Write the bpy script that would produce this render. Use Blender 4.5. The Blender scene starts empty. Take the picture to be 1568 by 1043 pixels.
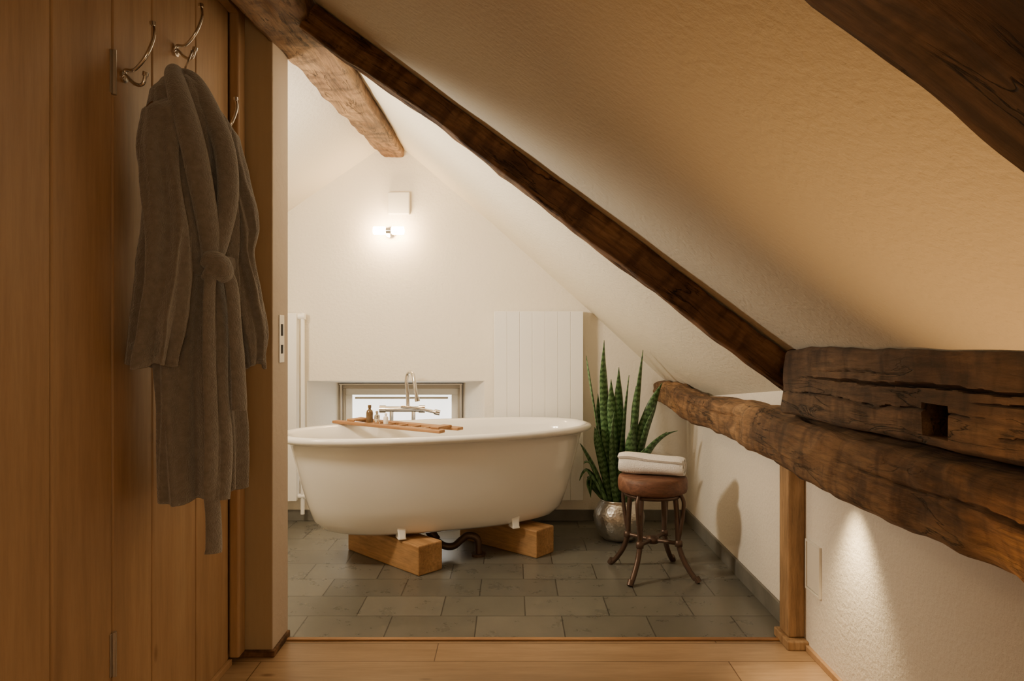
import bpy, math, random
from mathutils import Vector, Matrix, noise
random.seed(4)
D=bpy.data; SC=bpy.context.scene
F=1090.0; H=1.05
def P(px,py,d):   # measured photo position -> metres in the room
    return Vector(((px-784)*d/F, d, H-(py-512)*d/F))
# ------------------------------------------------------------ materials
def newmat(n):
    m=D.materials.new(n); m.use_nodes=True; nt=m.node_tree
    return m,nt,nt.nodes['Principled BSDF']
def N(nt,t,**k):
    n=nt.nodes.new(t)
    for a,b in k.items():
        if a in n.inputs: n.inputs[a].default_value=b
        else: setattr(n,a,b)
    return n
def ramp(nt,stops):
    r=nt.nodes.new('ShaderNodeValToRGB'); e=r.color_ramp.elements
    e[0].position=stops[0][0]; e[0].color=(*stops[0][1],1)
    e[1].position=stops[-1][0]; e[1].color=(*stops[-1][1],1)
    for p,c in stops[1:-1]:
        x=e.new(p); x.color=(*c,1)
    return r
def simple(n,c,rough=.5,metal=0,bump=0,bscale=200,emit=0,coat=0,sheen=0,var=0,bdist=.004):
    m,nt,b=newmat(n)
    b.inputs['Base Color'].default_value=(*c,1); b.inputs['Roughness'].default_value=rough
    b.inputs['Metallic'].default_value=metal
    b.inputs['Coat Weight'].default_value=coat; b.inputs['Sheen Weight'].default_value=sheen
    tc=N(nt,'ShaderNodeTexCoord')
    if emit:
        b.inputs['Emission Color'].default_value=(*c,1); b.inputs['Emission Strength'].default_value=emit
    no=N(nt,'ShaderNodeTexNoise'); no.inputs['Scale'].default_value=bscale; no.inputs['Detail'].default_value=4
    nt.links.new(tc.outputs['Object'],no.inputs['Vector'])
    if bump:
        bp=N(nt,'ShaderNodeBump'); bp.inputs['Strength'].default_value=bump; bp.inputs['Distance'].default_value=bdist
        nt.links.new(no.outputs['Fac'],bp.inputs['Height']); nt.links.new(bp.outputs['Normal'],b.inputs['Normal'])
    if var:
        n2=N(nt,'ShaderNodeTexNoise'); n2.inputs['Scale'].default_value=bscale*.3; n2.inputs['Detail'].default_value=6
        nt.links.new(tc.outputs['Object'],n2.inputs['Vector'])
        r=ramp(nt,[(.3,tuple(x*(1-var) for x in c)),(.7,tuple(min(1,x*(1+var)) for x in c))])
        nt.links.new(n2.outputs['Fac'],r.inputs['Fac']); nt.links.new(r.outputs['Color'],b.inputs['Base Color'])
    return m
def wood(n,c1,c2,c3,axis='X',scale=3,stretch=14,rough=.6,bump=.3,dark=0,dist=.003,planks=None,fissure=False,contrast=.25,knot=.8):
    m,nt,b=newmat(n); L=nt.links
    tc=N(nt,'ShaderNodeTexCoord')
    mp=N(nt,'ShaderNodeMapping')
    s={'X':(1,stretch,stretch),'Y':(stretch,1,stretch),'Z':(stretch,stretch,1)}[axis]
    mp.inputs['Scale'].default_value=s
    L.new(tc.outputs['Object'],mp.inputs['Vector'])
    n1=N(nt,'ShaderNodeTexNoise'); n1.inputs['Scale'].default_value=scale*.35; n1.inputs['Detail'].default_value=6; n1.inputs['Distortion'].default_value=.6
    L.new(mp.outputs['Vector'],n1.inputs['Vector'])
    r=ramp(nt,[(.3,c1),(.5,c2),(.7,c3)]); L.new(n1.outputs['Fac'],r.inputs['Fac'])
    n2=N(nt,'ShaderNodeTexNoise'); n2.inputs['Scale'].default_value=scale*2.2; n2.inputs['Detail'].default_value=8; n2.inputs['Roughness'].default_value=.7
    L.new(mp.outputs['Vector'],n2.inputs['Vector'])
    r2=ramp(nt,[(.36,(1-.5*dark-contrast,)*3),(.6,(1,1,1))]); L.new(n2.outputs['Fac'],r2.inputs['Fac'])
    mx=N(nt,'ShaderNodeMixRGB',blend_type='MULTIPLY'); mx.inputs['Fac'].default_value=1
    L.new(r.outputs['Color'],mx.inputs['Color1']); L.new(r2.outputs['Color'],mx.inputs['Color2'])
    col=mx.outputs['Color']
    def mul(a,bb,f=1):
        q=N(nt,'ShaderNodeMixRGB',blend_type='MULTIPLY'); q.inputs['Fac'].default_value=f
        L.new(a,q.inputs['Color1']); L.new(bb,q.inputs['Color2']); return q.outputs['Color']
    n3=N(nt,'ShaderNodeTexNoise'); n3.inputs['Scale'].default_value=5; n3.inputs['Detail'].default_value=5
    L.new(tc.outputs['Object'],n3.inputs['Vector'])
    r3=ramp(nt,[(.35,(1-.65*dark,1-.7*dark,1-.72*dark)),(.62,(1,1,1))]); L.new(n3.outputs['Fac'],r3.inputs['Fac'])
    col=mul(col,r3.outputs['Color'])
    mk_=N(nt,'ShaderNodeMapping'); k={'X':(1,2.2,2.2),'Y':(2.2,1,2.2),'Z':(2.2,2.2,1)}[axis]; mk_.inputs['Scale'].default_value=k
    L.new(tc.outputs['Object'],mk_.inputs['Vector'])
    vo=N(nt,'ShaderNodeTexVoronoi'); vo.inputs['Scale'].default_value=2.6; L.new(mk_.outputs['Vector'],vo.inputs['Vector'])
    rk=ramp(nt,[(.03,(.35,.25,.18)),(.075,(1,1,1))]); L.new(vo.outputs['Distance'],rk.inputs['Fac'])
    col=mul(col,rk.outputs['Color'],knot)
    hgt=n2.outputs['Fac']
    fis=None
    if fissure:
        mf=N(nt,'ShaderNodeMapping'); mf.inputs['Scale'].default_value=(1.6,11,11); L.new(tc.outputs['Object'],mf.inputs['Vector'])
        nf=N(nt,'ShaderNodeTexNoise'); nf.inputs['Scale'].default_value=1.6; nf.inputs['Detail'].default_value=7; nf.inputs['Roughness'].default_value=.55; nf.inputs['Distortion'].default_value=.9
        L.new(mf.outputs['Vector'],nf.inputs['Vector'])
        rf=ramp(nt,[(.485,(1,1,1)),(.497,(.12,.1,.08)),(.509,(1,1,1))]); L.new(nf.outputs['Fac'],rf.inputs['Fac'])
        nb=N(nt,'ShaderNodeTexNoise'); nb.inputs['Scale'].default_value=4; L.new(tc.outputs['Object'],nb.inputs['Vector'])
        rb_=ramp(nt,[(.45,(0,0,0)),(.6,(1,1,1))]); L.new(nb.outputs['Fac'],rb_.inputs['Fac'])
        mxf=N(nt,'ShaderNodeMixRGB'); mxf.inputs['Color1'].default_value=(1,1,1,1)
        L.new(rb_.outputs['Color'],mxf.inputs['Fac']); L.new(rf.outputs['Color'],mxf.inputs['Color2'])
        col=mul(col,mxf.outputs['Color']); fis=mxf.outputs['Color']
        # fine cross checks, as on old hewn timber
        mc=N(nt,'ShaderNodeMapping'); mc.inputs['Scale'].default_value=(9,3.2,3.2); mc.inputs['Rotation'].default_value=(0,.5,.5); L.new(tc.outputs['Object'],mc.inputs['Vector'])
        nc=N(nt,'ShaderNodeTexNoise'); nc.inputs['Scale'].default_value=2.6; nc.inputs['Detail'].default_value=5; L.new(mc.outputs['Vector'],nc.inputs['Vector'])
        rc=ramp(nt,[(.38,(.45,.4,.36)),(.52,(1,1,1))]); L.new(nc.outputs['Fac'],rc.inputs['Fac'])
        col=mul(col,rc.outputs['Color'],.8)
        vz=N(nt,'ShaderNodeTexVoronoi',feature='SMOOTH_F1'); vz.inputs['Scale'].default_value=14
        L.new(tc.outputs['Object'],vz.inputs['Vector'])
    if planks:
        br=N(nt,'ShaderNodeTexBrick'); br.inputs['Scale'].default_value=1
        br.inputs['Brick Width'].default_value=planks[0]; br.inputs['Row Height'].default_value=planks[1]
        br.inputs['Mortar Size'].default_value=.0018; br.inputs['Mortar Smooth'].default_value=.1
        br.inputs['Color1'].default_value=(.85,.83,.80,1); br.inputs['Color2'].default_value=(1.05,1.02,1,1); br.inputs['Mortar'].default_value=(.3,.22,.16,1)
        br.offset=.37
        mo=N(nt,'ShaderNodeMapping'); mo.inputs['Location'].default_value=planks[2]
        L.new(tc.outputs['Object'],mo.inputs['Vector']); L.new(mo.outputs['Vector'],br.inputs['Vector'])
        col=mul(col,br.outputs['Color'])
    L.new(col,b.inputs['Base Color'])
    bp=N(nt,'ShaderNodeBump'); bp.inputs['Strength'].default_value=bump; bp.inputs['Distance'].default_value=dist
    L.new(hgt,bp.inputs['Height'])
    if fis:
        b2=N(nt,'ShaderNodeBump'); b2.inputs['Strength'].default_value=.9; b2.inputs['Distance'].default_value=.008
        L.new(fis,b2.inputs['Height']); L.new(bp.outputs['Normal'],b2.inputs['Normal'])
        b3=N(nt,'ShaderNodeBump'); b3.inputs['Strength'].default_value=.6; b3.inputs['Distance'].default_value=.012
        L.new(vz.outputs['Distance'],b3.inputs['Height']); L.new(b2.outputs['Normal'],b3.inputs['Normal'])
        L.new(b3.outputs['Normal'],b.inputs['Normal'])
    else: L.new(bp.outputs['Normal'],b.inputs['Normal'])
    b.inputs['Roughness'].default_value=rough
    return m
def plaster(n,c,bump=.6,scale=55):
    m,nt,b=newmat(n); L=nt.links
    tc=N(nt,'ShaderNodeTexCoord')
    no=N(nt,'ShaderNodeTexNoise'); no.inputs['Scale'].default_value=scale; no.inputs['Detail'].default_value=5; no.inputs['Roughness'].default_value=.6
    L.new(tc.outputs['Object'],no.inputs['Vector'])
    bp=N(nt,'ShaderNodeBump'); bp.inputs['Strength'].default_value=bump; bp.inputs['Distance'].default_value=.006
    L.new(no.outputs['Fac'],bp.inputs['Height']); L.new(bp.outputs['Normal'],b.inputs['Normal'])
    n2=N(nt,'ShaderNodeTexNoise'); n2.inputs['Scale'].default_value=1.5; L.new(tc.outputs['Object'],n2.inputs['Vector'])
    r=ramp(nt,[(.3,tuple(x*.95 for x in c)),(.7,c)]); L.new(n2.outputs['Fac'],r.inputs['Fac'])
    L.new(r.outputs['Color'],b.inputs['Base Color']); b.inputs['Roughness'].default_value=.9
    return m
def tiles(n):
    m,nt,b=newmat(n); L=nt.links
    tc=N(nt,'ShaderNodeTexCoord')
    mp=N(nt,'ShaderNodeMapping'); mp.inputs['Location'].default_value=(.13,.145,0); L.new(tc.outputs['Object'],mp.inputs['Vector'])
    br=N(nt,'ShaderNodeTexBrick'); br.inputs['Scale'].default_value=1
    br.inputs['Brick Width'].default_value=.315; br.inputs['Row Height'].default_value=.2
    br.inputs['Mortar Size'].default_value=.0025; br.inputs['Mortar Smooth'].default_value=.3
    br.inputs['Color1'].default_value=(.112,.108,.092,1); br.inputs['Color2'].default_value=(.152,.146,.125,1); br.inputs['Mortar'].default_value=(.052,.048,.041,1)
    br.offset=.43
    L.new(mp.outputs['Vector'],br.inputs['Vector'])
    no=N(nt,'ShaderNodeTexNoise'); no.inputs['Scale'].default_value=8; no.inputs['Detail'].default_value=12; no.inputs['Roughness'].default_value=.72
    L.new(tc.outputs['Object'],no.inputs['Vector'])
    r=ramp(nt,[(.3,(.82,.82,.82)),(.7,(1.18,1.17,1.12))]); L.new(no.outputs['Fac'],r.inputs['Fac'])
    mx=N(nt,'ShaderNodeMixRGB',blend_type='MULTIPLY'); mx.inputs['Fac'].default_value=1
    L.new(br.outputs['Color'],mx.inputs['Color1']); L.new(r.outputs['Color'],mx.inputs['Color2']); L.new(mx.outputs['Color'],b.inputs['Base Color'])
    rr=ramp(nt,[(.3,(.24,)*3),(.7,(.36,)*3)]); L.new(no.outputs['Fac'],rr.inputs['Fac']); L.new(rr.outputs['Color'],b.inputs['Roughness'])
    nl=N(nt,'ShaderNodeTexNoise'); nl.inputs['Scale'].default_value=10; nl.inputs['Detail'].default_value=2
    L.new(tc.outputs['Object'],nl.inputs['Vector'])
    b1=N(nt,'ShaderNodeBump'); b1.inputs['Strength'].default_value=.25; b1.inputs['Distance'].default_value=.002
    L.new(nl.outputs['Fac'],b1.inputs['Height'])
    b2=N(nt,'ShaderNodeBump',invert=True); b2.inputs['Strength'].default_value=.7; b2.inputs['Distance'].default_value=.002
    L.new(br.outputs['Fac'],b2.inputs['Height']); L.new(b1.outputs['Normal'],b2.inputs['Normal']); L.new(b2.outputs['Normal'],b.inputs['Normal'])
    return m
def leafmat(n):
    m,nt,b=newmat(n); L=nt.links
    tc=N(nt,'ShaderNodeTexCoord')
    w=N(nt,'ShaderNodeTexWave',bands_direction='Y'); w.inputs['Scale'].default_value=7; w.inputs['Distortion'].default_value=5; w.inputs['Detail'].default_value=3; w.inputs['Detail Scale'].default_value=2.5
    L.new(tc.outputs['UV'],w.inputs['Vector'])
    r=ramp(nt,[(.2,(.035,.09,.03)),(.8,(.12,.23,.09))]); L.new(w.outputs['Fac'],r.inputs['Fac'])
    L.new(r.outputs['Color'],b.inputs['Base Color']); b.inputs['Roughness'].default_value=.38
    return m
M_bath=plaster('bath_plaster',(.83,.775,.675),bump=.5); M_ceil=plaster('ceiling_plaster',(.75,.69,.565),bump=.65,scale=65)
M_wallr=plaster('knee_wall_plaster',(.80,.75,.67),bump=.65,scale=65)
M_pine=wood('pine_board',(.38,.23,.12),(.46,.285,.15),(.51,.33,.18),axis='Z',scale=3.0,stretch=11,rough=.5,bump=.08,contrast=.14,knot=.6)
M_floor=wood('floor_pine',(.33,.22,.125),(.42,.285,.168),(.48,.335,.20),axis='X',scale=3,stretch=12,rough=.33,bump=.1,planks=(1.5,.135,(.25,.01,0)),contrast=.18)
M_old=wood('old_oak',(.17,.08,.032),(.33,.175,.072),(.45,.26,.115),axis='X',scale=4,stretch=9,rough=.7,bump=.9,dark=.55,dist=.010,fissure=True)
M_dark=wood('old_oak_dark',(.10,.055,.03),(.20,.11,.055),(.32,.19,.095),axis='X',scale=4,stretch=8,rough=.7,bump=.9,dark=.6,dist=.008,fissure=True)
M_raft=wood('rafter_wood',(.14,.062,.026),(.27,.13,.055),(.40,.215,.10),axis='X',scale=4,stretch=10,rough=.7,bump=.9,dark=.5,dist=.009,fissure=True)
M_block=wood('block_wood',(.40,.21,.08),(.50,.28,.115),(.58,.34,.16),axis='X',scale=4,stretch=9,rough=.6,bump=.3,dark=.2)
M_stud=wood('stud_wood',(.34,.20,.09),(.44,.27,.13),(.52,.34,.18),axis='Z',scale=4,stretch=9,rough=.65,bump=.5,dark=.3)
M_jamb=wood('jamb_paint',(.42,.32,.20),(.46,.355,.225),(.49,.38,.245),axis='Z',scale=2,stretch=10,rough=.6,bump=.08,contrast=.05,knot=0)
M_jambedge=plaster('jamb_edge',(.58,.49,.41),bump=.3,scale=30)
M_tray=wood('tray_wood',(.26,.12,.045),(.36,.18,.07),(.44,.24,.10),axis='X',scale=6,stretch=9,rough=.5,bump=.2)
M_seat=wood('seat_wood',(.11,.045,.025),(.18,.075,.042),(.25,.115,.065),axis='X',scale=8,stretch=6,rough=.55,bump=.4,dark=.3)
M_tile=tiles('slate_tile')
M_basegrey=simple('base_tile',(.15,.143,.124),.45,bump=.3,bscale=30,var=.2)
M_enamel=simple('enamel',(.92,.905,.87),.10,coat=.6)
M_rad=simple('radiator_white',(.89,.875,.835),.4)
M_chrome=simple('chrome',(.75,.73,.70),.12,metal=1)
M_steel=simple('steel',(.55,.52,.48),.35,metal=1)
M_iron=simple('dark_iron',(.10,.062,.045),.42,metal=.5,bump=.3,bscale=60)
M_black=simple('black_hole',(.006,.005,.004),.8)
M_white=simple('white_plastic',(.8,.77,.70),.4)
M_robe=simple('robe_cloth',(.235,.212,.192),1.0,bump=.8,bscale=260,sheen=.8,var=.15,bdist=.005)
M_towel=simple('towel_cloth',(.86,.83,.79),.95,bump=1,bscale=240,sheen=.3)
M_soil=simple('soil',(.03,.02,.013),.9,bump=.8,bscale=60)
M_leaf=leafmat('snake_leaf')
M_glow=simple('lamp_glass',(1,.66,.32),.4,emit=180)
M_pane=simple('frosted_pane',(.97,.97,.93),.4,emit=2.4)
M_frame=simple('window_frame_paint',(.46,.41,.33),.5)
M_glass=simple('amber_glass',(.12,.07,.03),.1,coat=.5)
def vasemat():
    m,nt,b=newmat('hammered_silver'); tc=N(nt,'ShaderNodeTexCoord')
    v=N(nt,'ShaderNodeTexVoronoi'); v.inputs['Scale'].default_value=75; nt.links.new(tc.outputs['Object'],v.inputs['Vector'])
    bp=N(nt,'ShaderNodeBump'); bp.inputs['Strength'].default_value=.35; bp.inputs['Distance'].default_value=.004
    nt.links.new(v.outputs['Distance'],bp.inputs['Height']); nt.links.new(bp.outputs['Normal'],b.inputs['Normal'])
    b.inputs['Base Color'].default_value=(.66,.63,.58,1); b.inputs['Metallic'].default_value=1; b.inputs['Roughness'].default_value=.35
    return m
M_vase=vasemat()
# ------------------------------------------------------------ mesh helpers
def link(o,parent=None):
    SC.collection.objects.link(o)
    if parent: o.parent=parent
    return o
def mk(name,v,f,mat,smooth=False,parent=None,angle=None):
    me=D.meshes.new(name); me.from_pydata([tuple(x) for x in v],[],f); me.validate(); me.update()
    me.materials.append(mat)
    if smooth:
        for p in me.polygons: p.use_smooth=True
        if angle:
            try: me.set_sharp_from_angle(angle=math.radians(angle))
            except Exception: pass
    o=D.objects.new(name,me); return link(o,parent)
def empty(name,loc=(0,0,0),rot=0):
    o=D.objects.new(name,None); o.location=loc; o.rotation_euler=(0,0,rot); o.empty_display_size=.1
    return link(o)
def bev(o,w=.004,s=2):
    m=o.modifiers.new('b','BEVEL'); m.width=w; m.segments=s; m.limit_method='ANGLE'; return o
def boxvf(x0,x1,y0,y1,z0,z1):
    v=[(x0,y0,z0),(x1,y0,z0),(x1,y1,z0),(x0,y1,z0),(x0,y0,z1),(x1,y0,z1),(x1,y1,z1),(x0,y1,z1)]
    f=[(0,3,2,1),(4,5,6,7),(0,1,5,4),(1,2,6,5),(2,3,7,6),(3,0,4,7)]
    return v,f
def box(name,x0,x1,y0,y1,z0,z1,mat,bevel=0,parent=None):
    v,f=boxvf(x0,x1,y0,y1,z0,z1); o=mk(name,v,f,mat,parent=parent)
    if bevel: bev(o,bevel)
    return o
def multi(name,boxes,mat,bevel=0,parent=None):
    V=[];Fc=[]
    for b in boxes:
        v,f=boxvf(*b); k=len(V); V+=v; Fc+=[tuple(i+k for i in q) for q in f]
    o=mk(name,V,Fc,mat,parent=parent)
    if bevel: bev(o,bevel)
    return o
def loftvf(rings,cap0=True,cap1=True,closed=True):
    n=len(rings[0]); V=[p for r in rings for p in r]; Fc=[]
    for i in range(len(rings)-1):
        for j in range(n if closed else n-1):
            a=i*n+j; b=i*n+(j+1)%n; Fc.append((a,b,b+n,a+n))
    if cap0: Fc.append(tuple(reversed(range(n))))
    if cap1: Fc.append(tuple(range((len(rings)-1)*n,len(rings)*n)))
    return V,Fc
def loft(name,rings,mat,parent=None,cap0=True,cap1=True,angle=None):
    v,f=loftvf(rings,cap0,cap1); return mk(name,v,f,mat,True,parent,angle)
def revolve(name,prof,mat,parent=None,n=40,c=(0,0,0),angle=None):
    rings=[[Vector((c[0]+r*math.cos(2*math.pi*j/n),c[1]+r*math.sin(2*math.pi*j/n),c[2]+z)) for j in range(n)] for r,z in prof]
    return loft(name,rings,mat,parent,angle=angle)
def cr(pts,n=8):
    P_=[Vector(p) for p in pts]; out=[]
    for i in range(len(P_)-1):
        p0=P_[max(i-1,0)];p1=P_[i];p2=P_[i+1];p3=P_[min(i+2,len(P_)-1)]
        for k in range(n):
            t=k/n
            out.append(.5*((2*p1)+(p2-p0)*t+(2*p0-5*p1+4*p2-p3)*t*t+(3*p1-p0-3*p2+p3)*t**3))
    out.append(P_[-1]); return out
def tubevf(pts,r,n=12,smooth=8,flat=1.0,up=None):
    pp=cr(pts,smooth) if smooth else [Vector(p) for p in pts]
    m=len(pp); rr=r if callable(r) else (lambda t:r)
    rings=[]; prev=None
    for i,p in enumerate(pp):
        t=(pp[min(i+1,m-1)]-pp[max(i-1,0)]).normalized()
        if up is not None: a=Vector(up).cross(t)
        elif prev is None: a=t.orthogonal()
        else: a=prev-t*prev.dot(t)
        if a.length<1e-6: a=t.orthogonal()
        a.normalize(); prev=a; b=t.cross(a); q=rr(i/(m-1))
        rings.append([p+a*q*math.cos(2*math.pi*j/n)+b*q*flat*math.sin(2*math.pi*j/n) for j in range(n)])
    return loftvf(rings)
def tube(name,pts,r,mat,parent=None,n=12,smooth=8,flat=1.0,up=None):
    v,f=tubevf(pts,r,n,smooth,flat,up); return mk(name,v,f,mat,True,parent,60)
def timber(name,A,B,wA,hA,wB,hB,mat,amp=.008,seed=0,ex=7,n=72,m=160,cracks=(),bow=0,parent=None,endcut=0,cap=None):
    A=Vector(A);B=Vector(B);Lg=(B-A).length; x=(B-A).normalized(); up=Vector((0,0,1)); y=up.cross(x).normalized(); z=x.cross(y)
    rings=[]
    for i in range(m+1):
        t=i/m; w=wA+(wB-wA)*t; h=hA+(hB-hA)*t; ring=[]
        oy=noise.noise(Vector((t*Lg*1.3,seed*7.1,0)))*amp*2; oz=noise.noise(Vector((t*Lg*1.1,seed*3.3,9)))*amp*2+bow*math.sin(math.pi*t)
        for j in range(n):
            a=2*math.pi*j/n+math.pi/4
            c,s=math.cos(a),math.sin(a); k=(abs(c)**ex+abs(s)**ex)**(-1/ex)
            py,pz=w/2*c*k,h/2*s*k
            q=Vector((t*Lg*3,py*9+seed*5,pz*9))
            d=noise.noise(q)*amp*.9+noise.noise(Vector((t*Lg*14,py*30,pz*30+seed)))*amp*.35
            q2=Vector((t*Lg*5,c*1.2+seed,s*1.2)); d+=abs(noise.noise(q2))*-amp*1.2
            X=t*Lg
            for (x0,x1,ac,slope,dep,wid) in cracks:
                if x0<X<x1:
                    u=(X-x0)/(x1-x0); zc=ac+slope*(X-x0)+noise.noise(Vector((X*5,ac*40,seed)))*.010+noise.noise(Vector((X*25,ac*40,seed)))*.004
                    taper=math.sin(math.pi*u)**.6
                    if py>0 and abs(c)>abs(s)*.6:
                        dd=abs(pz-zc)/(wid*taper+1e-5)
                        if dd<1.6: d-=dep*taper*max(0,1-dd/1.6)**.6
            ln=math.hypot(py,pz) or 1
            py+=py/ln*d; pz+=pz/ln*d
            if endcut and t>.9: X=min(X,Lg-endcut*(pz/h+.5))
            zz=pz+oz
            if cap is not None:
                wp=A+x*X+y*(py+oy)+z*zz; lim=ceilz(wp.x,wp.y)-.003
                if wp.z>lim: zz-=(wp.z-lim)/max(.3,z.z)
            ring.append(Vector((X,py+oy,zz)))
        rings.append(ring)
    o=loft(name,rings,mat,parent,angle=50)
    o.matrix_world=Matrix(((x.x,y.x,z.x,A.x),(x.y,y.y,z.y,A.y),(x.z,y.z,z.z,A.z),(0,0,0,1)))
    return o
# ------------------------------------------------------------ room shell
XR=.985; YB=4.016; YF=-1.5; XL=-.9; YP0=2.32; YP1=2.48; XLB=-2.0
box('floor',-.95,1.1,YF-.1,2.45,-.1,0,M_floor)
box('floor.001',XLB-.1,1.1,2.45,YB+.6,-.1,0,M_tile)
box('trim_1',-.78,XR,2.436,2.456,0,.006,M_tray,.002)
def zb(X):
    k=[(-.68,2.144),(-.586,2.075),(-.1,1.665),(.446,1.175),(.85,.80),(1.1,.60)]
    for i in range(len(k)-1):
        if X<=k[i+1][0]: 
            t=(X-k[i][0])/(k[i+1][0]-k[i][0]); return k[i][1]+(k[i+1][1]-k[i][1])*t
    return k[-1][1]
def zf(X): return 1.618-.736*X
def ceilz(X,y):
    t=max(0,min(1,(y-2.15)/(YB-2.15))); return zf(X)*(1-t)+zb(X)*t
nx,ny=40,60; V=[];Fc=[]
for lay in (0,.08):
    for j in range(ny+1):
        y=YF-.1+(YB+.1-YF+.1)*j/ny
        for i in range(nx+1):
            X=-.68+(1.1+.68)*i/nx; V.append((X,y,ceilz(X,y)+lay))
W=nx+1;K=W*(ny+1)
for j in range(ny):
    for i in range(nx):
        a=j*W+i; Fc.append((a,a+W,a+W+1,a+1)); a+=K; Fc.append((a,a+1,a+W+1,a+W))
mk('ceiling',V,Fc,M_ceil,True,angle=30)
def zl(X): return 2.144+.69*(X+.68)
v=[(XLB-.1,YP1,zl(XLB-.1)),(-.68,YP1,2.144),(-.68,YB+.1,2.144),(XLB-.1,YB+.1,zl(XLB-.1))]
mk('ceiling.001',v+[(a,b,c+.08) for a,b,c in v],[(0,1,2,3),(4,7,6,5),(0,4,5,1),(2,6,7,3),(3,7,4,0),(1,5,6,2)],M_bath)
box('ceiling.002',-1.0,-.68,YF-.1,YP1,2.13,2.21,M_ceil)
nX0,nX1,nZ0,nZ1=-1.157,-.155,.16,.788
wx0,wx1,wz0,wz1,YN=-1.046,-.300,.20,.755,4.34
V=[];Fc=[]
def quad(a,b,c,d):
    k=len(V); V.extend([a,b,c,d]); Fc.append((k,k+1,k+2,k+3))
y=YB
xs=[XLB,nX0,-.68,nX1,.446,.85,XR+.05]
def ztop(X): return (zl(X) if X<=-.68 else zb(X))+.03
for a,b in zip(xs[:-1],xs[1:]):
    if a>=nX0-1e-6 and b<=nX1+1e-6:
        quad((a,y,0),(b,y,0),(b,y,nZ0),(a,y,nZ0)); quad((a,y,nZ1),(b,y,nZ1),(b,y,ztop(b)),(a,y,ztop(a)))
    else: quad((a,y,0),(b,y,0),(b,y,ztop(b)),(a,y,ztop(a)))
quad((nX0,y,nZ0),(wx0,YN,wz0),(wx0,YN,wz1),(nX0,y,nZ1))
quad((nX1,y,nZ1),(wx1,YN,wz1),(wx1,YN,wz0),(nX1,y,nZ0))
quad((nX0,y,nZ1),(wx0,YN,wz1),(wx1,YN,wz1),(nX1,y,nZ1))
quad((nX1,y,nZ0),(wx1,YN,wz0),(wx0,YN,wz0),(nX0,y,nZ0))
mk('wall_back',V,Fc,M_bath)
wn=empty('window_1',((wx0+wx1)/2,YN,(wz0+wz1)/2))
def rel(o,p):
    o.parent=p; o.matrix_parent_inverse=Matrix.Identity(4); o.location=Vector(o.location)-Vector(p.location); return o
rel(multi('frame',[(wx0,wx1,YN-.0,YN+.05,wz1-.035,wz1),(wx0,wx1,YN,YN+.05,wz0,wz0+.04),(wx0,wx0+.03,YN,YN+.05,wz0+.04,wz1-.035),(wx1-.03,wx1,YN,YN+.05,wz0+.04,wz1-.035)],M_frame,.003),wn)
rel(multi('sash',[(wx0+.03,wx1-.03,YN+.01,YN+.045,wz1-.075,wz1-.035),(wx0+.03,wx1-.03,YN+.01,YN+.045,wz0+.04,wz0+.08),(wx0+.03,wx0+.07,YN+.01,YN+.045,wz0+.08,wz1-.075),(wx1-.07,wx1-.03,YN+.01,YN+.045,wz0+.08,wz1-.075)],M_white,.003),wn)
rel(box('pane',wx0+.07,wx1-.07,YN+.02,YN+.03,wz0+.08,wz1-.075,M_pane),wn)
rel(box('blind_rail',wx0+.09,wx1-.09,YN-.01,YN+.015,wz1-.098,wz1-.086,M_frame,.002),wn)
rel(multi('blind_guides',[(wx0+.004,wx0+.016,YN-.03,YN,wz0,wz1-.01),(wx1-.016,wx1-.004,YN-.03,YN,wz0,wz1-.01),(wx0,wx1,YN-.035,YN,wz1-.012,wz1-.002)],M_steel,.002),wn)
box('wall_right',XR,XR+.1,YF,YB+.1,0,1.0,M_wallr)
box('wall_left_bath',XLB-.1,XLB,YP0,YB+.1,0,1.4,M_bath)
box('wall_partition',XLB,-.9,YP0,YP1,0,2.13,M_bath)
box('wall_front',-1.0,1.1,YF-.1,YF,0,2.2,M_ceil)
e=[YF,-1.28,-1.06,-.84,-.62,-.4,-.18,.04,.26,.48,.70,.93,1.16,1.39,1.603,1.78,2.027,2.26]
multi('wall_left',[(-.93,XL,a+.0018,b-.0018,0,2.13) for a,b in zip(e[:-1],e[1:])]+[(-1.0,-.915,YF,2.32,0,2.13)],M_pine,.004)
multi('trim_2',[(-.9,-.868,2.262,2.318,.02,2.12)],M_pine,.006)
box('trim_3',-.9,-.868,1.62,2.262,2.07,2.10,M_pine,.004)
j=box('door_1',-.9,-.78,YP0,YP1,.02,2.125,M_jamb,.004); j.data.materials.append(M_jambedge)
for p in j.data.polygons:
    if p.normal.x>.9: p.material_index=1
box('baseboard_jamb',-.895,-.772,YP0-.008,YP1,0,.022,M_raft,.003)
sp=empty('door_strike_plate',(-.78,2.405,1.035))
rel(box('plate',-.7805,-.777,2.38,2.43,.955,1.115,M_steel,.001),sp)
rel(box('latch_hole',-.7775,-.7762,2.395,2.415,1.045,1.085,M_black),sp)
rel(box('bolt_hole',-.7775,-.7762,2.395,2.415,.985,1.015,M_black),sp)
box('baseboard_back',XLB,XR-.012,YB-.012,YB,0,.062,M_basegrey,.002)
box('baseboard_right',XR-.012,XR,2.5,YB,0,.07,M_basegrey,.002)
box('baseboard_knee',XR-.012,XR,YF,2.36,0,.02,M_pine,.002)
box('baseboard_left',XL,XL+.012,YF,2.26,0,.02,M_pine,.002)
box('trim_4',.928,.985,2.39,2.475,.03,.64,M_stud,.007)
box('baseboard_stud',.915,.985,2.36,2.49,0,.03,M_stud,.004)
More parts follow.
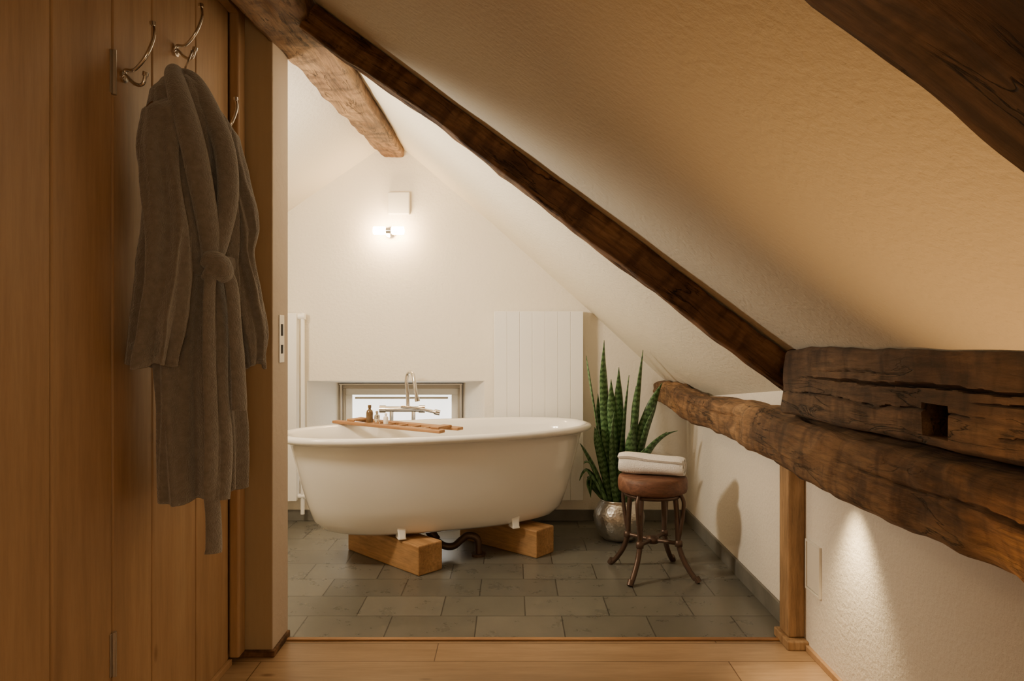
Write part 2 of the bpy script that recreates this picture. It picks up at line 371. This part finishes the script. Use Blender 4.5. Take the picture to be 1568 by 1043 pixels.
# timbers
timber('ridge_beam',(-.735,.9,2.045),(-.665,4.01,2.105),.26,.18,.135,.14,M_old,amp=.012,seed=3,n=110,m=260,
  cracks=[(1.0,2.6,.0,.02,.012,.003),(.6,1.8,-.04,.0,.010,.003)])
def rafter(name,y,wd,th,seed,x0,x1,mat,dz=0):
    A=Vector((x0,y,zf(x0)-th*.62+dz)); B=Vector((x1,y,zf(x1)-th*.62+dz))
    return timber(name,A,B,wd,th,wd,th,mat,amp=.010,seed=seed,ex=9,cap=1,n=100,m=300)
rafter('rafter_beam',2.19,.07,.095,5,-.62,.885,M_raft)
rafter('rafter_beam.001',.50,.19,.11,8,-.6,.78,M_dark)
timber('log_purlin',(.868,.1,.727),(.868,4.01,.735),.198,.203,.14,.13,M_old,amp=.014,seed=11,ex=3.6,m=420,n=130,bow=-.010,cap=1,
  cracks=[(.5,1.7,.02,0,.012,.003),(1.6,2.4,-.04,.02,.008,.0025),(2.2,3.3,.03,0,.008,.0025)])
ub=timber('hewn_beam',(.883,.1,.966),(.885,2.12,.918),.180,.212,.176,.192,M_dark,amp=.007,seed=21,ex=10,m=440,n=260,endcut=.05,cap=1,
  cracks=[(.1,1.15,.0,-.005,.03,.003),(.85,1.85,.012,.012,.03,.003),(1.1,2.0,-.03,.0,.016,.0022),(.2,1.1,-.055,0,.02,.003),(1.35,1.75,.045,-.02,.012,.002)])
cut=box('mortise_cut',.76,.92,1.315,1.397,.852,.917,M_black); 
bm=ub.modifiers.new('m','BOOLEAN'); bm.object=cut; bm.operation='DIFFERENCE'; bm.solver='EXACT'
bpy.context.view_layer.update()
dg=bpy.context.evaluated_depsgraph_get()
me=D.meshes.new_from_object(ub.evaluated_get(dg)); ub.modifiers.clear(); ub.data=me
D.objects.remove(cut)
ap=empty('access_panel',(XR,2.32,.2875))
rel(multi('panel_frame',[(XR-.008,XR,2.265,2.272,.205,.37),(XR-.008,XR,2.368,2.375,.205,.37),(XR-.008,XR,2.272,2.368,.205,.212),(XR-.008,XR,2.272,2.368,.363,.37)],M_white,.001),ap)
rel(box('panel_lid',XR-.005,XR,2.274,2.366,.214,.361,M_white,.002),ap)
# ------------------------------------------------------------ radiators
def radiator(name,x0,x1,z0,z1,y0,y1,n):
    g=empty(name,((x0+x1)/2,(y0+y1)/2,z0))
    w=(x1-x0)/n
    rel(multi('panel',[(x0+i*w+.0003,x0+(i+1)*w-.0003,y0,y0+.03,z0,z1) for i in range(n)],M_rad,.0022),g)
    rel(box('core',x0+.003,x1-.003,y0+.004,y1-.02,z0+.006,z1-.006,M_rad),g)
    rel(multi('bracket',[(x0+.08,x0+.11,y1-.02,y1,z0+.1,z1-.1),(x1-.11,x1-.08,y1-.02,y1,z0+.1,z1-.1)],M_rad),g)
    rel(multi('top_grille',[(x0,x1,y0+.028,y1-.02,z1-.002,z1+.002)],M_rad),g)
    return g
radiator('wall_radiator',-.098,.393,.134,1.176,3.925,4.016,7)
g=radiator('wall_radiator.001',-1.72,-1.19,.13,1.165,3.925,4.016,7)
rel(tube('pipe',[(-1.165,3.96,.05),(-1.165,3.96,.6),(-1.165,3.96,1.17)],.011,M_rad),g)
rel(tube('valve',[(-1.19,3.96,1.15),(-1.15,3.96,1.15)],.018,M_rad,smooth=0),g)
rel(tube('lower_valve',[(-1.20,3.96,.15),(-1.15,3.96,.15)],.014,M_rad,smooth=0),g)
# ------------------------------------------------------------ wall lamp & box
lx,lz=P(595,353,3.93).x,P(595,353,3.93).z
wl=empty('wall_lamp',(lx,YB,lz))
def cylx(name,x0,x1,y,z,r,mat,p):
    pts=[(x0,y,z),(x0+(x1-x0)*.12,y,z),(x0+(x1-x0)*.5,y,z),(x0+(x1-x0)*.88,y,z),(x1,y,z)]
    rr=(lambda t: r*(1-(abs(2*t-1))**8*.5))
    return rel(tube(name,pts,rr,mat,n=20,smooth=6),p)
rel(tube('wall_plate',[(lx,YB,lz),(lx,YB-.02,lz)],.03,M_chrome,n=24,smooth=0),wl)
rel(tube('arm',[(lx,YB-.02,lz),(lx,YB-.085,lz)],.01,M_chrome,smooth=0),wl)
cylx('socket',lx-.016,lx+.016,YB-.085,lz,.017,M_chrome,wl)
cylx('glass_1',lx-.085,lx-.017,YB-.085,lz,.022,M_glow,wl)
cylx('glass_2',lx+.017,lx+.085,YB-.085,lz,.022,M_glow,wl)
a=P(594,294,YB-.03);b=P(627,328,YB-.03)
box('junction_box',a.x,b.x,YB-.035,YB,b.z,a.z,M_white,.005)
# ------------------------------------------------------------ bathtub
TH=math.radians(19); TC=Vector((-.335,3.46,0))
tb=empty('bathtub',TC,TH)
def sring(a,b,z,n=96,ex=2.35):
    r=[]
    for j in range(n):
        t=2*math.pi*j/n; c,s=math.cos(t),math.sin(t); k=(abs(c)**ex+abs(s)**ex)**(-1/ex)
        r.append(Vector((a*c*k,b*s*k,z)))
    return r
lv=[(.137,.25,.08),(.138,.42,.16),(.144,.51,.215),(.162,.567,.252),(.20,.607,.278),(.27,.634,.297),(.36,.661,.314),(.45,.685,.328),(.525,.704,.339),(.558,.714,.346),(.566,.735,.362),(.569,.752,.378),(.576,.763,.388),(.588,.766,.391),(.598,.760,.385),(.602,.745,.371),(.600,.728,.353),(.589,.712,.338),(.55,.70,.327),(.44,.672,.305),(.32,.64,.28),(.24,.59,.25),(.205,.52,.21),(.195,.40,.14),(.193,.2,.07)]
KB=.86
loft('tub_shell',[sring(a,b*KB,z) for z,a,b in lv],M_enamel,tb)
for i,(fx,fy) in enumerate([(-.24,-.212),(.30,-.205),(-.30,.212),(.30,.212)]):
    sg=1 if fy>0 else -1
    rings=[]
    for z,hw,y0,y1 in [(.215,.030,-.03,-.004),(.19,.028,-.04,.004),(.165,.022,-.045,.010),(.148,.020,-.04,.016),(.1355,.024,-.04,.020)]:
        rings.append([Vector((fx-hw,fy+sg*y0,z)),Vector((fx+hw,fy+sg*y0,z)),Vector((fx+hw*.8,fy+sg*y1,z)),Vector((fx-hw*.8,fy+sg*y1,z))])
    o=loft('foot_%d'%(i+1),rings,M_enamel,tb,angle=30); bev(o,.005,2)
def block(name,near,left,w,h=.13):
    near=Vector(near);left=Vector(left); d=(left-near); L=d.length; ang=math.atan2(d.y,d.x)
    v,f=boxvf(0,L,-w,0,0,h); o=mk(name,v,f,M_block); o.location=(near.x,near.y,0); o.rotation_euler=(0,0,ang); bev(o,.006,2); return o
block('timber_block',(-.405,3.085),(-.80,3.47),.135)
block('timber_block.001',(.115,3.33),(-.27,3.66),.135)
dp=empty('drain_pipe',(-.28,3.40,0))
rel(tube('trap',[(-.40,3.40,.112),(-.38,3.40,.085),(-.33,3.38,.05),(-.28,3.38,.045),(-.24,3.38,.075),(-.21,3.38,.095),(-.17,3.38,.085),(-.16,3.38,.05),(-.16,3.38,.0)],.017,M_iron),dp)
rel(tube('collar',[(-.16,3.38,.0),(-.16,3.38,.012)],.035,M_iron,smooth=0,n=20),dp)
rel(tube('nut',[(-.385,3.40,.10),(-.36,3.392,.068)],.024,M_iron,smooth=0,n=8),dp)
# faucet
fx,fy=-.60,3.90
fc=empty('bath_faucet',(fx,fy,0))
rel(tube('standpipe_1',[(fx-.06,fy,0),(fx-.06,fy,.63)],.011,M_chrome,smooth=0),fc)
rel(tube('standpipe_2',[(fx+.06,fy,0),(fx+.06,fy,.63)],.011,M_chrome,smooth=0),fc)
rel(tube('mixer_body',[(fx-.09,fy,.64),(fx+.09,fy,.64)],.016,M_chrome,smooth=0,n=20),fc)
for k,s in (('handle_1',-1),('handle_2',1)):
    rel(tube(k,[(fx+s*.09,fy,.64),(fx+s*.125,fy,.64)],.021,M_chrome,smooth=0,n=16),fc)
rel(tube('spout_riser',[(fx+.03,fy,.64),(fx+.028,fy,.72),(fx+.022,fy-.002,.79),(fx+.03,fy-.01,.832),(fx+.05,fy-.035,.845),(fx+.068,fy-.06,.825),(fx+.08,fy-.075,.76),(fx+.092,fy-.085,.70)],lambda t:.010,M_chrome),fc)
rel(tube('spout_tip',[(fx+.09,fy-.084,.712),(fx+.094,fy-.087,.69)],.014,M_chrome,smooth=0),fc)
rel(tube('shower_rest',[(fx+.02,fy,.65),(fx+.03,fy-.03,.655),(fx+.03,fy-.05,.655)],.008,M_chrome),fc)
rel(tube('hand_shower',[(fx-.0,fy-.05,.658),(fx+.08,fy-.05,.650),(fx+.16,fy-.05,.635),(fx+.21,fy-.05,.625)],lambda t:.009+.006*(t>.75),M_chrome),fc)
# bath tray
A=Vector((-.345,3.225,.0));B=Vector((-.88,3.57,0)); d=(B-A);L=d.length
tr=empty('bath_tray',(A.x,A.y,.6035),math.atan2(d.y,d.x))
box('slat_1',-.03,L+.02,-.03,.012,0,.014,M_tray,.003,tr)
box('slat_2',-.04,L-.02,-.155,-.11,0,.014,M_tray,.003,tr)
box('rail_1',-.0,.05,-.12,-.02,.014,.024,M_tray,.003,tr)
box('rail_2',L-.10,L-.05,-.12,-.02,.014,.024,M_tray,.003,tr)
multi('rack_bars',[(.10+i*.08,.112+i*.08,-.115,-.025,.003,.012) for i in range(5)],M_tray,.001,tr)
def bottle(name,X,Y,z,r,h,mat):
    return revolve(name,[(r*.9,0),(r,h*.05),(r,h*.55),(r*.85,h*.68),(r*.4,h*.75),(r*.38,h*.82),(r*.5,h*.83),(r*.5,h),(r*.2,h+.001)],mat,c=(X,Y,z),n=24,angle=40)
bottle('soap_bottle',-.70,3.50,.6178,.017,.085,M_glass)
bottle('soap_bottle.001',-.655,3.455,.6178,.014,.06,M_chrome)
bottle('soap_bottle.002',-.61,3.44,.6178,.012,.05,M_white)
# ------------------------------------------------------------ stool
SX,SY=.618,3.13
st=empty('stool',(SX,SY,0))
revolve('seat',[(.05,.362),(.135,.362),(.147,.368),(.151,.385),(.151,.412),(.147,.426),(.138,.432),(.08,.434),(.01,.434)],M_seat,st,n=64)
for k,deg in enumerate((-127,-37,53,143)):
    a=math.radians(deg); c,s=math.cos(a),math.sin(a); k+=1
    tg=Vector((-s,c,0))
    def R(r,z,o=0): return Vector((r*c,r*s,z))+tg*o
    tube('leg_%d'%k,[R(.105,.365),R(.112,.30),R(.118,.22),R(.122,.15),R(.142,.09),R(.175,.04),R(.20,.012)],lambda t:.0115,M_iron,st)
    tube('leg_brace_%d'%k,[R(.132,.362),R(.145,.33),R(.140,.27),R(.130,.21),R(.122,.17)],.0085,M_iron,st)
    tube('foot_%d'%k,[R(.20,.024),R(.213,.004)],.014,M_iron,st,smooth=0)
    revolve('knuckle_%d'%k,[(.005,.135),(.016,.14),(.017,.152),(.016,.164),(.005,.169)],M_iron,st,n=16,c=(.122*c,.122*s,0))
    tube('stretcher_%d'%k,[R(.122,.152),R(.06,.150),R(.0,.146)],.009,M_iron,st)
pts=[(.118*math.cos(a),.118*math.sin(a),.352) for a in [2*math.pi*i/40 for i in range(41)]]
tube('apron_ring',pts,.010,M_iron,st,n=8,smooth=0)
revolve('hub',[(.005,.13),(.025,.135),(.03,.15),(.025,.163),(.005,.166)],M_iron,st,n=20)
# towel roll
nn=150; turns=2.3; sp_=[]
SQ=1.3
for i in range(nn+1):
    t=i/nn; a=t*turns*2*math.pi+.6; r=.010+.036*t
    sp_.append((r*SQ*math.cos(a),r*1.0*math.sin(a)))
th=.0068; outer=[];inner=[]
for i,(u,w) in enumerate(sp_):
    p0=Vector(sp_[max(i-1,0)]);p1=Vector(sp_[min(i+1,nn)]); t=(p1-p0).normalized(); nrm=Vector((t.y,-t.x))
    outer.append((u+nrm.x*th,w+nrm.y*th)); inner.append((u-nrm.x*th,w-nrm.y*th))
sec=outer+inner[::-1]
m_=44; rings=[]
for i in range(m_+1):
    t=i/m_; X=-.145+.284*t
    sh=1-.16*(abs(2*t-1)**7)
    ring=[]
    for k,(u,w) in enumerate(sec):
        q=noise.noise(Vector((X*9,u*14,w*14)))*.008
        sag=noise.noise(Vector((X*7,2,u*9)))*.006
        rr=math.hypot(u/SQ,w)/.046
        ex_=(.5-t)*2*(1-rr)*.010
        ring.append(Vector((X+ex_+noise.noise(Vector((u*20,w*20,t)))*.004,(u*sh)*(1+q*3),(w*sh*(1-.04*math.sin(t*3.1)+.04*math.sin(t*5.5+1))+q*.6+(sag if w>0 else 0)))))
    rings.append(ring)
tw=loft('rolled_towel',rings,M_towel,angle=70)
zm=min(v.co.z for v in tw.data.vertices); tw.location=(SX-.002,SY-.01,.434-zm-.0005); tw.rotation_euler=(0,0,math.radians(-24))
# ------------------------------------------------------------ plant
PX,PY=.55,3.66
pl=empty('potted_snake_plant',(PX,PY,0))
revolve('pot',[(.06,0),(.078,.003),(.10,.02),(.124,.07),(.132,.115),(.124,.155),(.102,.188),(.095,.20),(.099,.207),(.093,.208),(.087,.20),(.085,.17)],M_vase,pl,n=64)
revolve('soil_top',[(.002,.18),(.088,.18)],M_soil,pl,n=32)
def leaf(i,bx,by,tx,ty,tz,w,bend,tw_):
    n=26; V=[];Fc=[];uv=[]
    base=Vector((bx,by,.17)); tip=Vector((tx,ty,tz)); mid=(base+tip)/2+Vector((bend[0],bend[1],bend[2]))
    a0=tw_
    for k_ in range(n+1):
        t=k_/n; p=base*(1-t)**2+mid*2*t*(1-t)+tip*t*t
        dr=((mid-base)*(1-t)+(tip-mid)*t).normalized()
        an=a0+t*.9
        s=Vector((math.cos(an),math.sin(an),0)); s=(s-dr*s.dot(dr)).normalized(); nr=dr.cross(s)
        ww=w*(.45+.7*math.sin(math.pi*min(1,t*.75+.08))) * (1 if t<.76 else max(0,(1-((t-.76)/.24)**1.9)))+.0006
        for u,c in ((-1,.35),(-.5,.08),(0,0),(.5,.08),(1,.35)):
            wob=1+.08*noise.noise(Vector((t*6,i,u)))
            V.append(p+s*u*ww*.5*wob+nr*c*ww*.45); uv.append((u*.15+.5,t*(tip-base).length*1.6+i*.37))
    for k_ in range(n):
        for j in range(4):
            q=k_*5+j; Fc.append((q,q+1,q+6,q+5))
    o=mk('leaf_%d'%i,V,Fc,M_leaf,True,pl)
    ul=o.data.uv_layers.new(name='uv')
    for lp in o.data.loops: ul.data[lp.index].uv=uv[lp.vertex_index]
    so=o.modifiers.new('s','SOLIDIFY'); so.thickness=.003
spec=[(-.02,.0,-.075,.0,1.02,.066,(-.02,0,0),.2),(.0,.02,.005,.03,.88,.060,(.02,0,0),.0),(.03,.0,.125,.0,.97,.050,(.02,0,0),.3),
(-.04,.0,-.165,.02,.94,.040,(.0,0,.03),.9),(.04,.02,.23,.03,.80,.060,(-.04,0,.02),-.3),(.05,-.02,.29,-.05,.56,.052,(-.06,0,.14),.1),
(-.05,-.02,-.21,-.06,.31,.048,(-.05,-.02,.24),.8),(-.05,.01,-.15,-.04,.22,.052,(-.10,-.03,.22),.2),(-.01,-.03,-.03,-.05,.66,.058,(-.02,0,0),.5),
(.02,-.03,.06,-.06,.60,.054,(.02,0,0),-.4),(-.03,.03,-.10,.06,.74,.052,(-.01,0,0),.1),(.03,.03,.10,.06,.78,.048,(.01,0,0),.9),
(.05,.0,.18,-.02,.68,.048,(.0,0,.04),.2),(-.04,.0,-.13,-.05,.58,.044,(.0,0,.05),-.2),(-.05,.0,-.20,.0,.49,.036,(-.02,0,.12),.5),(.03,-.04,.12,-.09,.48,.045,(.0,0,.06),.0),
(.0,-.01,.055,.01,.84,.050,(.0,0,.0),.6),(.05,.02,.26,.05,.54,.044,(-.03,0,.10),.3),(-.01,.0,-.04,.0,.82,.050,(.0,0,0),-.3),(-.05,-.01,-.19,-.08,.40,.042,(-.03,0,.18),1.0),(.04,-.03,.22,-.10,.40,.044,(-.02,0,.14),.4)]
for i,s_ in enumerate(spec): leaf(i+1,*s_)
# ------------------------------------------------------------ bathrobe
C=Vector((-.77,1.79,0)); Wv=Vector((.5,.866,0)); Nv=Vector((.866,-.5,0))
rb=empty('bathrobe',(0,0,0))
def L2(s,t,z):
    z=1.2+(z-1.2)*.94
    return C+Wv*s+Nv*t+Vector((0,0,z))
def interp(keys,z):
    for a,b in zip(keys[:-1],keys[1:]):
        if a[0]>=z>=b[0]:
            u=(a[0]-z)/(a[0]-b[0]); u=u*u*(3-2*u)*.5+u*.5
            return [a[i]+(b[i]-a[i])*u for i in range(1,len(a))]
    return list(keys[-1][1:])
def cloth(name,keys,n,m,amp,seed,fz=1.4,fk=3.2):
    z0,z1=keys[0][0],keys[-1][0]; rings=[]
    for i in range(m+1):
        z=z0+(z1-z0)*i/m; sc,tc_,hs,ht=interp(keys,z); ring=[]
        g=min(1,i/m*3.0)
        for j in range(n):
            a=2*math.pi*j/n; c,s=math.cos(a),math.sin(a)
            q=noise.noise(Vector((c*fk+seed,s*fk,z*fz)))+.35*noise.noise(Vector((c*fk*2.0+seed,s*fk*2.0,z*fz*1.8)))
            q=1-2.2*math.sqrt(q*q+.003)   # rounded ridges, soft creases
            w2=noise.noise(Vector((c*1.5+seed*3,s*1.5,z*6)))*.008
            d=amp*g*(q-.5)+w2
            zz_=z+ (noise.noise(Vector((c*1.5,s*1.5,seed)))*.018 if i>m-2 else 0)
            ring.append(L2(sc+c*(hs+d),tc_+s*(ht+d),zz_))
        rings.append(ring)
    last=rings[-1]; cen=sum(last,Vector())/n
    rings.append([p+(cen-p)*.12+Vector((0,0,-.003)) for p in last]); rings.append([p+(cen-p)*.16+Vector((0,0,.05)) for p in last])
    return loft(name,rings,M_robe,rb,cap0=True,cap1=True)
cloth('robe_body',[(1.715,-.065,-.02,.022,.025),(1.695,-.06,-.015,.05,.035),(1.655,-.05,-.01,.09,.045),(1.60,-.04,0,.112,.055),(1.45,-.035,0,.108,.062),(1.30,-.02,0,.096,.06),(1.225,-.015,0,.082,.056),(1.15,-.015,0,.092,.06),(.97,-.02,0,.105,.069),(.78,-.015,0,.108,.073),(.618,-.01,0,.111,.075)],180,110,.042,1.3,fk=1.6,fz=.6)
cloth('robe_sleeve_1',[(1.635,-.105,.005,.02,.03),(1.60,-.125,.005,.035,.042),(1.50,-.132,.008,.044,.05),(1.30,-.125,.02,.050,.056),(1.18,-.13,.025,.052,.058),(1.05,-.145,.02,.050,.056),(.965,-.155,.015,.048,.054)],110,80,.026,5.2,fk=1.1,fz=2.2)
cloth('robe_sleeve_2',[(1.62,.035,.0,.02,.03),(1.58,.055,.0,.032,.042),(1.48,.068,.005,.038,.048),(1.33,.092,.01,.040,.05),(1.27,.085,.01,.034,.046),(1.15,.105,.01,.036,.046),(1.03,.13,.005,.036,.046),(.95,.137,.0,.034,.044)],110,80,.020,8.7,fk=1.1,fz=2.2)
def strip(name,pts,r,flat=.3,mat=None): return tube(name,[L2(*p) for p in pts],r,mat or M_robe,rb,n=24,smooth=14,flat=flat,up=tuple(Nv))
strip('collar_left',[(-.05,-.035,1.722),(-.082,-.005,1.705),(-.098,.040,1.63),(-.088,.070,1.52),(-.066,.076,1.40),(-.04,.068,1.29),(-.03,.058,1.22)],lambda t:.021+.011*math.sin(math.pi*t),.7)
strip('collar_right',[(-.05,-.035,1.722),(-.028,-.005,1.705),(-.014,.040,1.62),(.002,.070,1.52),(.006,.076,1.40),(-.010,.068,1.29),(-.025,.058,1.22)],lambda t:.020+.009*math.sin(math.pi*t),.7)
strip('front_overlap',[(-.01,.050,1.20),(-.006,.066,1.08),(-.014,.078,.90),(-.004,.082,.75),(-.012,.082,.612)],lambda t:.018,.6)
rings=[]
for dz,o_ in ((.026,0),(.024,.008),(.0,.012),(-.024,.008),(-.026,0)):
    ring=[]
    for j in range(100):
        a=2*math.pi*j/100; c,s=math.cos(a),math.sin(a); q=noise.noise(Vector((c*2,s*2,dz*20)))*.004
        ring.append(L2(-.015+c*(.083+o_+q),s*(.058+o_+q),1.222+dz+noise.noise(Vector((c,s,3)))*.01))
    rings.append(ring)
loft('belt',rings,M_robe,rb,cap0=False,cap1=False)
strip('belt_knot',[(-.058,.066,1.235),(-.04,.085,1.225),(-.02,.09,1.205),(-.005,.083,1.185)],lambda t:.017+.014*math.sin(math.pi*t),.75)
strip('belt_loop',[(-.012,.075,1.235),(-.03,.095,1.222),(-.045,.088,1.20),(-.05,.07,1.18)],lambda t:.016+.008*math.sin(math.pi*t),.6)
strip('belt_tail_1',[(-.02,.085,1.21),(.005,.090,1.17),(.015,.092,1.05),(.02,.096,.95),(.024,.096,.86),(.024,.094,.842)],lambda t:.017+.006*t,.4)
strip('belt_tail_2',[(-.04,.085,1.21),(-.052,.084,1.16),(-.055,.086,1.0),(-.050,.088,.8),(-.048,.082,.66),(-.036,.076,.58),(-.034,.076,.50),(-.036,.076,.478)],lambda t:.015+.009*t,.4)
tube('hanger',[L2(-.15,.0,1.60),L2(-.12,0,1.635),L2(-.06,0,1.665),L2(0,0,1.64),(L2(.05,0,1.59))],.009,M_raft,rb)
hp=Vector((-.852,1.892,1.792))
tube('hanger_hook',[L2(-.055,-.0,1.66),L2(-.045,-.02,1.73),hp+Vector((.004,-.03,-.03)),hp+Vector((.006,-.014,0)),hp+Vector((0,0,.012)),hp+Vector((-.006,.012,0))],.0028,M_chrome,rb)
def coathook(name,y,z):
    g=empty(name,(XL,y,z))
    tube('wire',[(.004,0,-.045),(.006,0,-.02),(.03,-.004,-.02),(.06,-.01,.01),(.075,-.006,.055),(.07,0,.085)],.0042,M_chrome,g)
    tube('lower_prong',[(.006,0,-.03),(.03,-.003,-.052),(.05,-.008,-.055),(.058,-.01,-.035)],.0042,M_chrome,g)
    tube('plate',[(0,0,-.035),(.006,0,-.035)],.014,M_chrome,g,smooth=0,n=20)
    tube('tip',[(.07,0,.083),(.069,0,.092)],.007,M_chrome,g,smooth=0)
    tube('lower_tip',[(.057,-.01,-.037),(.059,-.01,-.028)],.007,M_chrome,g,smooth=0)
coathook('coat_hook',1.645,1.68)
coathook('coat_hook.001',1.90,1.84)
coathook('coat_hook.002',2.14,1.67)
def hinge(name,y,z):
    g=empty(name,(XL,y,z))
    tube('knuckle',[(.004,0,-.05),(.004,0,.05)],.0055,M_steel,g,smooth=0)
    box('leaf_plate',0,.002,-.012,.012,-.048,.048,M_steel,.0005,g)
hinge('door_hinge',1.603,1.64); hinge('door_hinge.001',1.603,.33)
# ------------------------------------------------------------ lights
def light(name,kind,loc,energy,col,size=.1,target=None,spot=None,blend=.5):
    l=D.lights.new(name,kind); l.energy=energy; l.color=col
    if kind=='AREA': l.size=size
    else: l.shadow_soft_size=size
    if kind=='SPOT': l.spot_size=math.radians(spot); l.spot_blend=blend
    o=D.objects.new(name,l); o.location=loc
    if target is not None: o.rotation_euler=(Vector(target)-Vector(loc)).to_track_quat('-Z','Y').to_euler()
    return link(o)
light('bath_fill_lamp','AREA',(-1.35,2.56,1.45),23,(1,.81,.56),.25,(-.2,4.0,.7))  # fill light added out of view on the partition
box('fill_lamp_box',-1.50,-1.20,2.48,2.53,1.30,1.60,M_white,.01)  # unseen box added behind the bathroom fill light
light('bath_slope_fill','AREA',(-.98,2.62,1.30),19,(1,.86,.66),.15,(.0,3.0,1.75))  # hidden light added behind the jamb to brighten the sloped ceiling
g=empty('floor_uplight',(.58,.92,0))
revolve('housing',[(.01,0),(.03,0),(.032,.02),(.03,.03),(.026,.03),(.024,.022),(.002,.02)],M_steel,g,n=24)
light('wall_washer','SPOT',(.895,2.03,.60),22,(1,.73,.40),.04,(.985,2.03,.0),76,1)
light('uplight_ceiling','SPOT',(.58,.92,.05),42,(1,.55,.20),.03,(.70,.95,1.08),60,1)
light('hall_fill','POINT',(.25,-.9,1.0),18,(1,.73,.45),.15)  # unseen warm fill added behind the camera for the front room
w=D.worlds.new('World'); SC.world=w; w.use_nodes=True
w.node_tree.nodes['Background'].inputs[0].default_value=(.8,.9,1,1); w.node_tree.nodes['Background'].inputs[1].default_value=.3
cd=D.cameras.new('camera'); cd.sensor_width=36; cd.lens=F/1568*36; cd.shift_y=-.006; cd.clip_start=.01
co=D.objects.new('camera',cd); co.location=(0,0,H); co.rotation_euler=(math.pi/2,0,0); link(co); SC.camera=co
